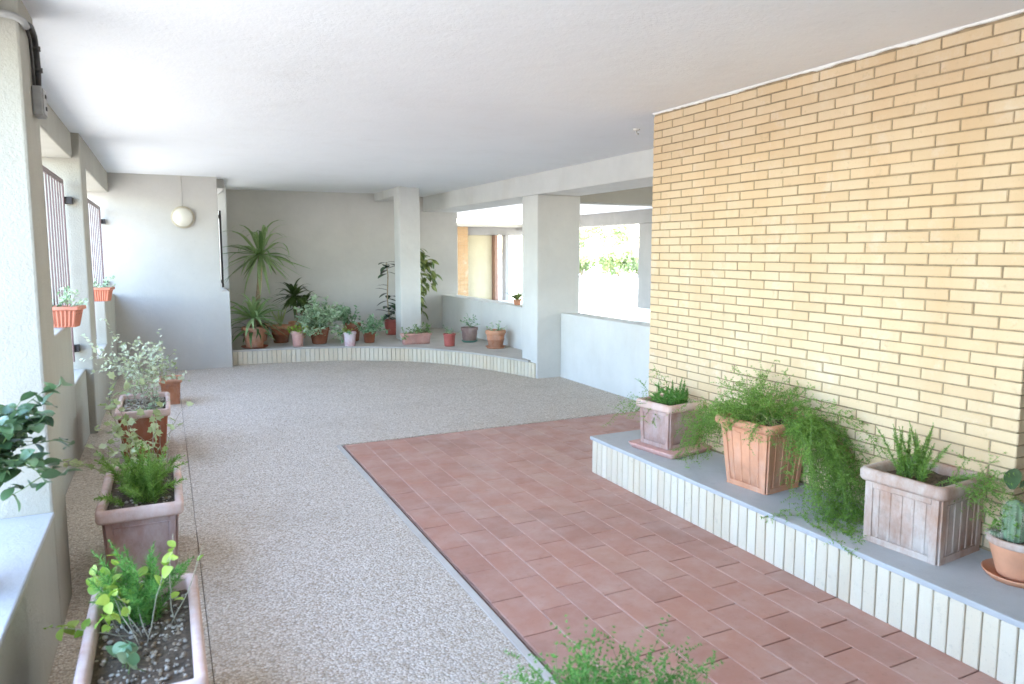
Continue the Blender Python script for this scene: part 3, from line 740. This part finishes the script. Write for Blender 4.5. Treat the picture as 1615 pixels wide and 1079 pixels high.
# ------------------------------------------------------------------ square planters on the brick-fronted bench
P1 = thing('square_planter', 'mauve panelled square planter on a tray at the far end of the brick ledge', 'planter', (3.035, 3.83, PH + .036), R(8))
trough(P1, .150, .150, .30, .012, 'terra_mauve', 'rim_pale', .05, .016, 0, True, .018, fill=.03)
foxtail(P1, (0, 0, .27), 26, .20, .026, 'fern_dark', 1.1, 71, .45, 24, (0, 0), .0018, (.1, .1))
sprengeri(P1, (-.06, .06, .28), 16, (.16, .34), 'fern', 72, (-.9, .6), (-.1, .7), 1.5, (.08, .08), 12, .014, .0016)
tr = thing('square_saucer', 'square terracotta drip tray under the far mauve planter', 'saucer', (3.03, 3.81, PH), R(8))
link('tray', MB().loft([rrect(.175, .19, .02, 0), rrect(.195, .21, .025, .03), rrect(.195, .21, .025, .036), rrect(.185, .20, .02, .036), rrect(.17, .185, .02, .0355 - .03 + .029)], True, True, True).mesh('tray', 'terra_pink', True), tr)
P2 = thing('square_planter', 'orange terracotta square planter with trailing ferny plant, middle of the brick ledge', 'planter', (3.045, 2.985, PH), R(6))
trough(P2, .180, .178, .395, .034, 'terra_orange', 'terra_orange', .045, .024, 4, True, .02, fill=.03)
fz = lambda w: PH if (PX - .02 < w.x < 3.3) else 0.0
inw = lambda w: w.x < 3.25
sprengeri(P2, (0, .02, .375), 120, (.16, .36), 'fern', 81, (-.15, 0), (.3, 1.3), 1.0, (.11, .11), 14, .017, .0017, fz, inw)
sprengeri(P2, (.0, .15, .375), 50, (.30, .54), 'fern', 82, (-.1, 1.5), (0, .8), 1.6, (.1, .03), 14, .017, .0017, fz, inw)
sprengeri(P2, (.03, -.15, .375), 84, (.42, .74), 'fern', 83, (.1, -1.9), (.1, .95), 1.35, (.1, .04), 14, .018, .0018, fz, inw)
sprengeri(P2, (-.02, -.16, .375), 26, (.75, 1.05), 'fern', 84, (-.55, -2.8), (.1, .7), 1.2, (.06, .03), 14, .018, .0018, fz, inw)
dr = MB(); rr_ = random.Random(5)
for k in range(46):
    p = Vector((rr_.uniform(-.12, .12), rr_.uniform(-.16, .05), .365)); pts = [p.copy()]; d = Vector((rr_.gauss(0, .4), rr_.gauss(-.6, .5), .5)).normalized()
    for m in range(9): p = p + d * .032; d = (d + Vector((0, -.05, -.22))).normalized(); pts.append(p.copy())
    dr.tube(pts, .0012, 3, .0006)
stuff(link('dry_stems', dr.mesh('dry_stems', 'dry'), P2))
P3 = thing('square_planter', 'large whitish weathered square planter nearest the camera on the brick ledge', 'planter', (3.058, 2.03, PH), R(5))
trough(P3, .178, .178, .345, .002, 'terra_white', 'terra_white', .055, .020, 5, True, .02, fill=.045)
foxtail(P3, (-.05, .02, .295), 22, .29, .028, 'fern', .45, 91, .45, 24, (0, 0), .0017, (.05, .05))
sprengeri(P3, (.04, -.10, .30), 30, (.16, .40), 'fern', 92, (.4, -1.2), (.1, .9), 1.1, (.09, .05), 12, .014, .0016, fz, lambda w: w.x < 3.25 or w.y < 1.75)
CA = thing('potted_cactus', 'stubby grey-green cactus in a stained clay pot at the right border', 'potted plant', (3.095, 1.632, PH + .0085))
round_pot(CA, .118, .17, 'terra_orange', 'terra_white', .62, .03)
def ribbed(cx_, cy_, z0, r, h, rs):
    rr = random.Random(rs); nr = 12; mb = MB(); rings = []; seg = 48
    for k in range(15):
        t = k / 14; rad = r * (math.sqrt(max(0.0, 1 - max(0, (t - .72) / .28) ** 2)) * (.86 + .14 * min(1, t * 4)) + .002)
        rings.append([(cx_ + rad * (1 + .07 * math.cos(nr * a)) * math.cos(a), cy_ + rad * (1 + .07 * math.cos(nr * a)) * math.sin(a), z0 + h * t) for a in [2 * math.pi * i / seg for i in range(seg)]])
    mb.loft(rings, True, False, True); sp = MB()
    for i in range(nr):
        a = 2 * math.pi * i / nr
        for k in range(16):
            t = .05 + .9 * k / 16; rad = r * 1.05 * math.sqrt(max(.02, 1 - max(0, (t - .72) / .28) ** 2))
            p = Vector((cx_ + rad * math.cos(a), cy_ + rad * math.sin(a), z0 + h * t)); needles(sp, p, (math.cos(a), math.sin(a), .2), 6, .012, rr, .0005, (.2, 1.3))
    return mb, sp
for nm, args in (('cactus_stem', (-.03, .01, .14, .040, .185, 1)), ('cactus_stem', (.045, -.01, .14, .028, .06, 2)), ('cactus_stem', (-.07, .06, .14, .02, .04, 3))):
    mb, sp = ribbed(*args); o = link(nm, mb.mesh(nm, 'cactus', True), CA); link('spines', sp.mesh('spines', 'spine'), o)
twiggy(CA, (.03, .0, .15), 14, .16, 'fern', oval(.02, .012), 95, .012, (.7, 1.2), (0, 0), (.3, 1.4), .2, 0, .0012, 'green_stem', (.06, .06), False, .2, .2)
saucer('clay saucer with water stains under the cactus pot', 3.095, 1.632, PH, .128, 'terra_orange')
LV = thing('leafy_plant', 'dark leaf tip of a tall potted plant entering at the right border', 'potted plant', (3.475, 1.565, 0))
round_pot(LV, .16, .34, 'terra', None, .66)
twiggy(LV, (0, 0, .32), 3, 1.5, 'broad', oval(.10, .055), 98, .10, (.8, 1.2), (-.02, .02), (1.45, 1.55), .06, 0, .007, 'stem', (.03, .03), True, .45, .02)

# ------------------------------------------------------------------ foreground plants
FF = thing('potted_fern', 'feathery fern in the foreground at the bottom edge of the picture', 'potted plant', (.945, 1.37, 0))
round_pot(FF, .18, .30, 'terra', None, .66)
sprengeri(FF, (0, 0, .28), 420, (.18, .33), 'fern_dark', 101, (.1, .1), (.3, 1.4), 1.0, (.16, .16), 34, .011, .0014)
LP = thing('leafy_plant', 'broad-leaved trailing plant in a clay pot on the near sill at left', 'potted plant', (-.64, 2.72, .5225))
round_pot(LP, .12, .42, 'terra', None, .68, .05)
twiggy(LP, (0.02, 0, .40), 56, .32, 'broad', oval(.047, .036, .15, .3), 111, .025, (.6, 1.35), (.45, .2), (.2, 1.3), .22, .22, .0028, 'green_stem', (.08, .08), True, .25, .12)

# ------------------------------------------------------------------ window boxes on the left wall
def window_box(label, loc, rz, L_, seed, grp='ribbed window boxes on the left wall'):
    t = thing('window_box', label, 'window box', loc, rz, grp)
    hx, hy, h = L_ / 2, .075, .15; mb = MB()
    def ring(z, k, off=0):
        hx_, hy_ = hx - .03 * (1 - z / h) + off, hy - .022 * (1 - z / h) + off; pts = []
        n = 20; m = 8
        def rib(i): return .004 * (1 if i % 2 else -1) * k
        for i in range(n): pts.append((-hx_ + 2 * hx_ * i / n, -hy_ - rib(i), z))
        for i in range(m): pts.append((hx_ + rib(i), -hy_ + 2 * hy_ * i / m, z))
        for i in range(n): pts.append((hx_ - 2 * hx_ * i / n, hy_ + rib(i), z))
        for i in range(m): pts.append((-hx_ - rib(i), hy_ - 2 * hy_ * i / m, z))
        return pts
    mb.loft([ring(0, .5), ring(.012, 1), ring(h - .03, 1), ring(h - .028, 0)], True, True, False)
    pot = link('box', mb.mesh('box', 'orange_plastic'), t)
    link('rim', MB().loft([rrect(hx, hy, .01, h - .03), rrect(hx + .012, hy + .012, .012, h - .024), rrect(hx + .012, hy + .012, .012, h), rrect(hx, hy, .01, h), rrect(hx - .01, hy - .01, .01, h - .04)]).mesh('rim', 'orange_plastic'), pot)
    link('soil', MB().box(-hx + .012, hx - .012, -hy + .012, hy - .012, h - .06, h - .02).mesh('soil', 'soil'), t)
    twiggy(t, (0, 0, h - .02), 16, .16, 'silver', oval(.03, .02), seed, .02, (.7, 1.3), (0, 0), (.2, 1.2), .25, .03, .0016, 'green_stem', (hx * .7, .04), False, .1, .2)
    return t
window_box('ribbed orange window box on the sill of the nearer barred window', (-.70, 6.05, 1.0605), R(-12), .29, 121)
window_box('ribbed orange window box by the far barred window and end wall', (-.66, 9.05, 1.0605), R(-12), .26, 122)

# ------------------------------------------------------------------ pots on the curved ledge
def pp(name, label, x, y, cat='potted plant', dz=0.0): return thing(name, label, cat, (x, y, AH + dz))
y1 = pp('potted_yucca', 'bushy low yucca spilling over its clay pot at the left end of the curved ledge', 1.13, 10.93, dz=.0085)
round_pot(y1, .17, .30, 'terra', None, .68)
rosette(y1, (0, 0, .42), 46, .42, .66, .075, 'yucca_pale', -.5, 1.45, 5, (.2, 2.0), 'leaf', 131)
rosette(y1, (-.03, -.02, .28), 18, .30, .46, .07, 'yucca', -.7, .5, 4, (.6, 2.0), 'leaf', 132)
link('trunk', MB().tube([(0, 0, .26), (0, 0, .42)], .03, 8).mesh('trunk', 'stem', True), y1)
saucer('dark saucer under the bushy low yucca', 1.13, 10.93, AH, .19, 'terra_brown')
y2 = pp('potted_yucca', 'tall yucca with a bare slanting trunk and long arching leaves', 1.27, 11.70)
round_pot(y2, .17, .27, 'terra', None, .7)
link('trunk', MB().tube([(-.02, 0, .2), (0, 0, .55), (.05, 0, .98), (.07, 0, 1.34)], .040, 10, .034).mesh('trunk', 'stem', True), y2)
rosette(y2, (.07, 0, 1.34), 58, .55, .90, .060, 'yucca_pale', -.85, 1.5, 6, (.05, 2.3), 'leaf', 133)
p3 = pp('clay_pot', 'wide-rimmed clay pot with a few pale stalks between the two yuccas', 1.56, 11.38)
round_pot(p3, .148, .27, 'terra_brown', 'terra_orange', .72, .05, 28, 1)
rosette(p3, (0, 0, .24), 7, .22, .38, .07, 'ivy', .9, 1.4, 3, (.05, .5), 'leaf', 134)
p4 = pp('potted_dracaena', 'dark-leaved dracaena on a thin stem against the alcove wall', 1.90, 11.85)
round_pot(p4, .15, .27, 'terra_orange', None, .7)
link('trunk', MB().tube([(0, 0, .2), (-.03, 0, .45), (-.05, 0, .68)], .018, 8, .014).mesh('trunk', 'stem', True), p4)
link('trunk', MB().tube([(.03, .02, .2), (.07, .02, .4), (.10, .02, .55)], .014, 8, .012).mesh('trunk', 'stem', True), p4)
rosette(p4, (-.05, 0, .68), 40, .32, .46, .085, 'dracaena', -1.0, 1.45, 5, (.1, 1.5), 'leaf', 135)
rosette(p4, (.10, .02, .55), 22, .24, .40, .085, 'dracaena', -.9, 1.3, 4, (.2, 1.5), 'leaf', 136)
p5 = pp('clay_pot', 'small pink pot with low greenery at the front of the curved ledge', 1.72, 10.80)
round_pot(p5, .092, .23, 'terra_pink', None, .78, .05)
twiggy(p5, (0, 0, .21), 16, .18, 'lime', oval(.04, .022), 141, .022, (.7, 1.2), (.2, 0), (.1, 1.0), .25, .05, .0018, 'green_stem', (.05, .05), False, .1, .2)
twiggy(p5, (.05, -.03, .21), 12, .36, 'silver', oval(.045, .024), 142, .024, (.7, 1.2), (.9, -.3), (-.1, .6), .22, .22, .0018, 'green_stem', (.03, .03), False, .2, .15)
p6 = pp('clay_pot', 'clay pot under a full silver-green variegated bush', 2.07, 11.0)
round_pot(p6, .15, .25, 'terra_brown', None, .7)
twiggy(p6, (0, 0, .24), 46, .44, 'silver', oval(.062, .030), 143, .024, (.7, 1.3), (.1, -.05), (.15, 1.3), .2, .04, .0026, 'green_stem', (.08, .08), False, .2, .2)
p7 = pp('glazed_pot', 'small pink and white mottled pot with a low succulent', 2.42, 10.52)
round_pot(p7, .092, .21, 'white_glaze', None, .82, .03)
twiggy(p7, (0, 0, .20), 10, .14, 'lime', oval(.04, .022), 144, .022, (.7, 1.2), (-.2, 0), (.1, 1.0), .25, .1, .0018, 'green_stem', (.04, .04), False, .1, .2)
twiggy(p7, (-.03, 0, .20), 8, .32, 'succulent', oval(.04, .022), 145, .024, (.7, 1.2), (-.8, -.2), (-.2, .4), .22, .35, .0018, 'green_stem', (.03, .03), False, .2, .1)
p8 = pp('clay_pot', 'dark clay pot behind the mottled pot with an upright blue-green succulent', 2.60, 11.12)
round_pot(p8, .13, .28, 'terra_brown', None, .75)
twiggy(p8, (-.05, 0, .26), 18, .34, 'succulent', oval(.055, .032), 146, .022, (.7, 1.2), (-.3, 0), (.7, 1.45), .18, .0, .003, 'green_stem', (.08, .05), False, .15, .15)
p8b = pp('clay_pot', 'low brown pot with a dense blue-green succulent hanging to the right', 2.78, 10.78)
round_pot(p8b, .10, .17, 'terra_brown', None, .75)
twiggy(p8b, (0, 0, .16), 34, .30, 'succulent', oval(.055, .032), 147, .022, (.7, 1.2), (.3, 0), (.1, 1.3), .2, .08, .0026, 'green_stem', (.06, .06), False, .15, .15)
p9 = pp('rubber_plant', 'dark rubber plant in a red plastic pot half hidden behind the square column', 3.40, 11.68)
round_pot(p9, .13, .26, 'red_plastic', None, .8, .03)
link('trunk', MB().tube([(-.03, 0, .2), (-.07, 0, .6), (-.05, 0, 1.0), (-.08, 0, 1.2)], .013, 8, .008).mesh('trunk', 'stem', True), p9)
lmr = oval(.17, .085, .1, .25).mesh('leaf', 'rubber', True); r9 = random.Random(9)
for zz in [.26, .28, .30, .32, .34, .36, .38, .40, .43, .46, .48, .50, .54, .57, .60, .63, .66, .70, .74, .82, 1.02, 1.05, 1.08, 1.1, 1.12, 1.14, 1.16, 1.18, 1.2, 1.21]:
    az = r9.uniform(0, 6.28); link('leaf', lmr, p9, (-.06, 0, zz), aim((math.cos(az), math.sin(az), r9.uniform(-.2, .5))), (r9.uniform(1.0, 1.5),) * 3)
p10 = pp('climbing_plant', 'variegated climbing plant on a pole rising behind the square column', 3.76, 11.78)
round_pot(p10, .14, .25, 'terra', None, .72)
link('pole', MB().tube([(.06, 0, .2), (.08, 0, 1.42)], .022, 8).mesh('pole', 'stem', True), p10)
lmv = oval(.16, .066, .12, .35).mesh('leaf', 'varieg', True); r10 = random.Random(10)
for k in range(170):
    zz = r10.choice([r10.uniform(.35, .75), r10.uniform(.72, 1.35), r10.uniform(.72, 1.35), r10.uniform(1.2, 1.45)])
    ox = .08 + (r10.uniform(0, .36) if .78 < zz < 1.25 else r10.uniform(-.03, .12)); az = r10.uniform(-1.8, 1.2)
    link('leaf', lmv, p10, (ox, r10.uniform(-.12, .12), zz), aim((math.cos(az), math.sin(az), r10.uniform(-1.3, .3)), r10.gauss(0, .4)), (r10.uniform(.6, 1.15),) * 3)
bx_ = pp('window_box', 'pale clay balcony box with low greenery at the foot of the square column', 3.38, 10.33, 'window box')
trough(bx_, .215, .075, .165, .015, 'terra_pink', 'terra_pink', .035, .012, 0, False, .015, fill=.025)
twiggy(bx_, (0, 0, .15), 30, .17, 'yucca_pale', oval(.045, .022), 151, .02, (.7, 1.2), (0, -.2), (.1, 1.2), .25, .08, .0018, 'green_stem', (.18, .04), False, .1, .25)
s11 = pp('clay_pot', 'small red pot with a tiny sprig right of the column', 3.74, 9.86)
round_pot(s11, .092, .19, 'red_plastic', None, .82, .025)
twiggy(s11, (0, 0, .17), 9, .14, 'silver', oval(.035, .018), 152, .022, (.7, 1.2), (.3, 0), (.1, 1.0), .25, .12, .0018, 'green_stem', (.04, .04), False, .1, .2)
s12 = pp('clay_pot', 'grey-brown pot on a green saucer against the low parapet', 4.20, 10.20, dz=.0085)
round_pot(s12, .13, .22, 'grey_pot', None, .8, .05)
twiggy(s12, (0, 0, .19), 8, .24, 'succulent', oval(.045, .022), 153, .03, (.7, 1.2), (.1, 0), (.4, 1.45), .25, .03, .0022, 'twig', (.06, .06), False, .2, .1)
saucer('green plastic saucer under the grey-brown pot', 4.20, 10.20, AH, .125, 'green_plastic')
s13 = pp('clay_pot', 'banded terracotta pot on a saucer nearest the portico pillar', 4.27, 9.38, dz=.0085)
round_pot(s13, .145, .255, 'terra', 'terra_orange', .70, .055, 28, 1)
twiggy(s13, (0, 0, .23), 9, .16, 'silver', oval(.045, .022), 154, .024, (.7, 1.2), (0, 0), (.1, 1.2), .25, .06, .002, 'green_stem', (.07, .07), False, .1, .15)
saucer('terracotta saucer under the banded pot by the pillar', 4.27, 9.38, AH, .148, 'terra_orange')
sp = thing('potted_succulent', 'small spiky reddish plant in a clay pot on the parapet of the left portico opening', 'potted plant', (4.64, 9.42, .8225))
round_pot(sp, .06, .08, 'terra', None, .7)
rosette(sp, (0, 0, .07), 16, .12, .24, .07, 'varieg', .2, 1.4, 3, (.05, .6), 'leaf', 161)

# ------------------------------------------------------------------ courtyard and beyond
fb = thing('courtyard_portico', 'grey concrete beam and post on the far side of the courtyard', 'portico', (9.95, 14, 0))
wpart('beam', MB().box(9.95, 10.3, 8.3, 24.0, 2.25, 2.58), 'house_grey', fb, .01)
wpart('post', MB().box(9.952, 10.298, 12.6, 13.83, -.04, 2.248), 'house_grey', fb, .01)
wpart('base', MB().box(9.90, 9.949, 12.5, 13.84, -.04, .30), 'pale', fb, .01)
hb_ = thing('courtyard_house', 'low yellowish house with orange brick pier across the courtyard', 'house', (8.5, 20.5, 0))
wpart('plaster_wall', MB().box(8.21, 9.13, 20.3, 20.6, -.04, 2.1), 'house', hb_, .01)
wpart('lintel', MB().box(8.21, 10.3, 20.25, 20.6, 2.102, 2.34), 'house_grey', hb_, .01)
wpart('brick_pier', MB().box(6.0, 8.205, 20.0, 20.6, -.04, 2.34), 'mortar', hb_, 0)
fbm = MB(); z = 0.0; c = 0
while z < 2.3:
    x = 5.95 + (.125 if c % 2 else 0)
    while x < 8.2: fbm.box(max(6, x), min(8.207, x + .24), 19.99, 20.02, z, z + .055); x += .25
    z += .065; c += 1
stuff(wpart('pier_bricks', fbm, 'farbrick', hb_, 0))
wpart('post', MB().box(9.14, 9.25, 20.1, 20.4, -.04, 2.10), 'brown_paint', hb_, .005)
wpart('post', MB().box(9.50, 9.62, 20.1, 20.4, -.04, 2.10), 'house_grey', hb_, .005)
wpart('roof_edge', MB().box(5.9, 10.6, 19.8, 23.5, 2.342, 2.44), 'cream', hb_, .01)
wpart('back_wall', MB().box(9.14, 10.5, 23.0, 23.3, -.04, 2.34), 'house', hb_, .01)
wpart('step', MB().box(8.21, 9.6, 19.5, 20.05, -.04, .10), 'pale', hb_, .01)

def bush(label, x, y, z, rx, rz_, n, seed, name='shrub', trunk=1.0, cat='shrub', grp='greenery beyond the courtyard'):
    t = thing(name, label, cat, (x, y, -.04), 0, grp); rr = random.Random(seed); mb = MB(); lf = oval(.16, .09); st = MB()
    cl = [(Vector((rr.gauss(0, .45) * rx, rr.gauss(0, .45) * rx, z + rr.gauss(0, .4) * rz_)), rr.uniform(.25, .5) * rx) for _ in range(14)]
    for c_, r_ in cl:
        st.tube([(0, 0, 0), (c_.x * .3, c_.y * .3, c_.z * .5), tuple(c_)], .02, 5, .006)
        for _ in range(n // 14):
            d = Vector((rr.gauss(0, 1), rr.gauss(0, 1), rr.gauss(0, 1))).normalized(); p = c_ + d * r_ * rr.uniform(.5, 1.05)
            if p.z > .05: put(mb, lf, p, d + Vector((rr.gauss(0, .6), rr.gauss(0, .6), rr.gauss(0, .4))), rr.uniform(.7, 1.5), rr.gauss(0, 1))
    link('crown', mb.mesh('crown', 'tree', True), t); link('trunk', st.mesh('trunk', 'stem', True), t)
bush('round green shrub seen through the right portico opening', 27.2, 40, 1.25, 1.5, .9, 2600, 171)
bush('small green shrub at the right of the distant shrubs', 29.2, 40.5, 1.0, 1.0, .7, 1400, 172)
bush('low faint shrub left of the distant round shrub', 25.0, 41, .8, 1.3, .5, 1400, 173)
bush('pale far tree crown above the distant shrubs', 31.5, 52, 4.0, 2.6, 1.6, 2600, 174, 'tree', cat='tree')
bush('tall pale tree behind the distant round shrub', 33.5, 50, 3.2, 2.2, 1.3, 2400, 175, 'tree', cat='tree')
bush('faint leafy tree at the left of the right portico opening', 29.0, 50, 2.6, 1.8, 1.2, 2200, 176, 'tree', cat='tree')
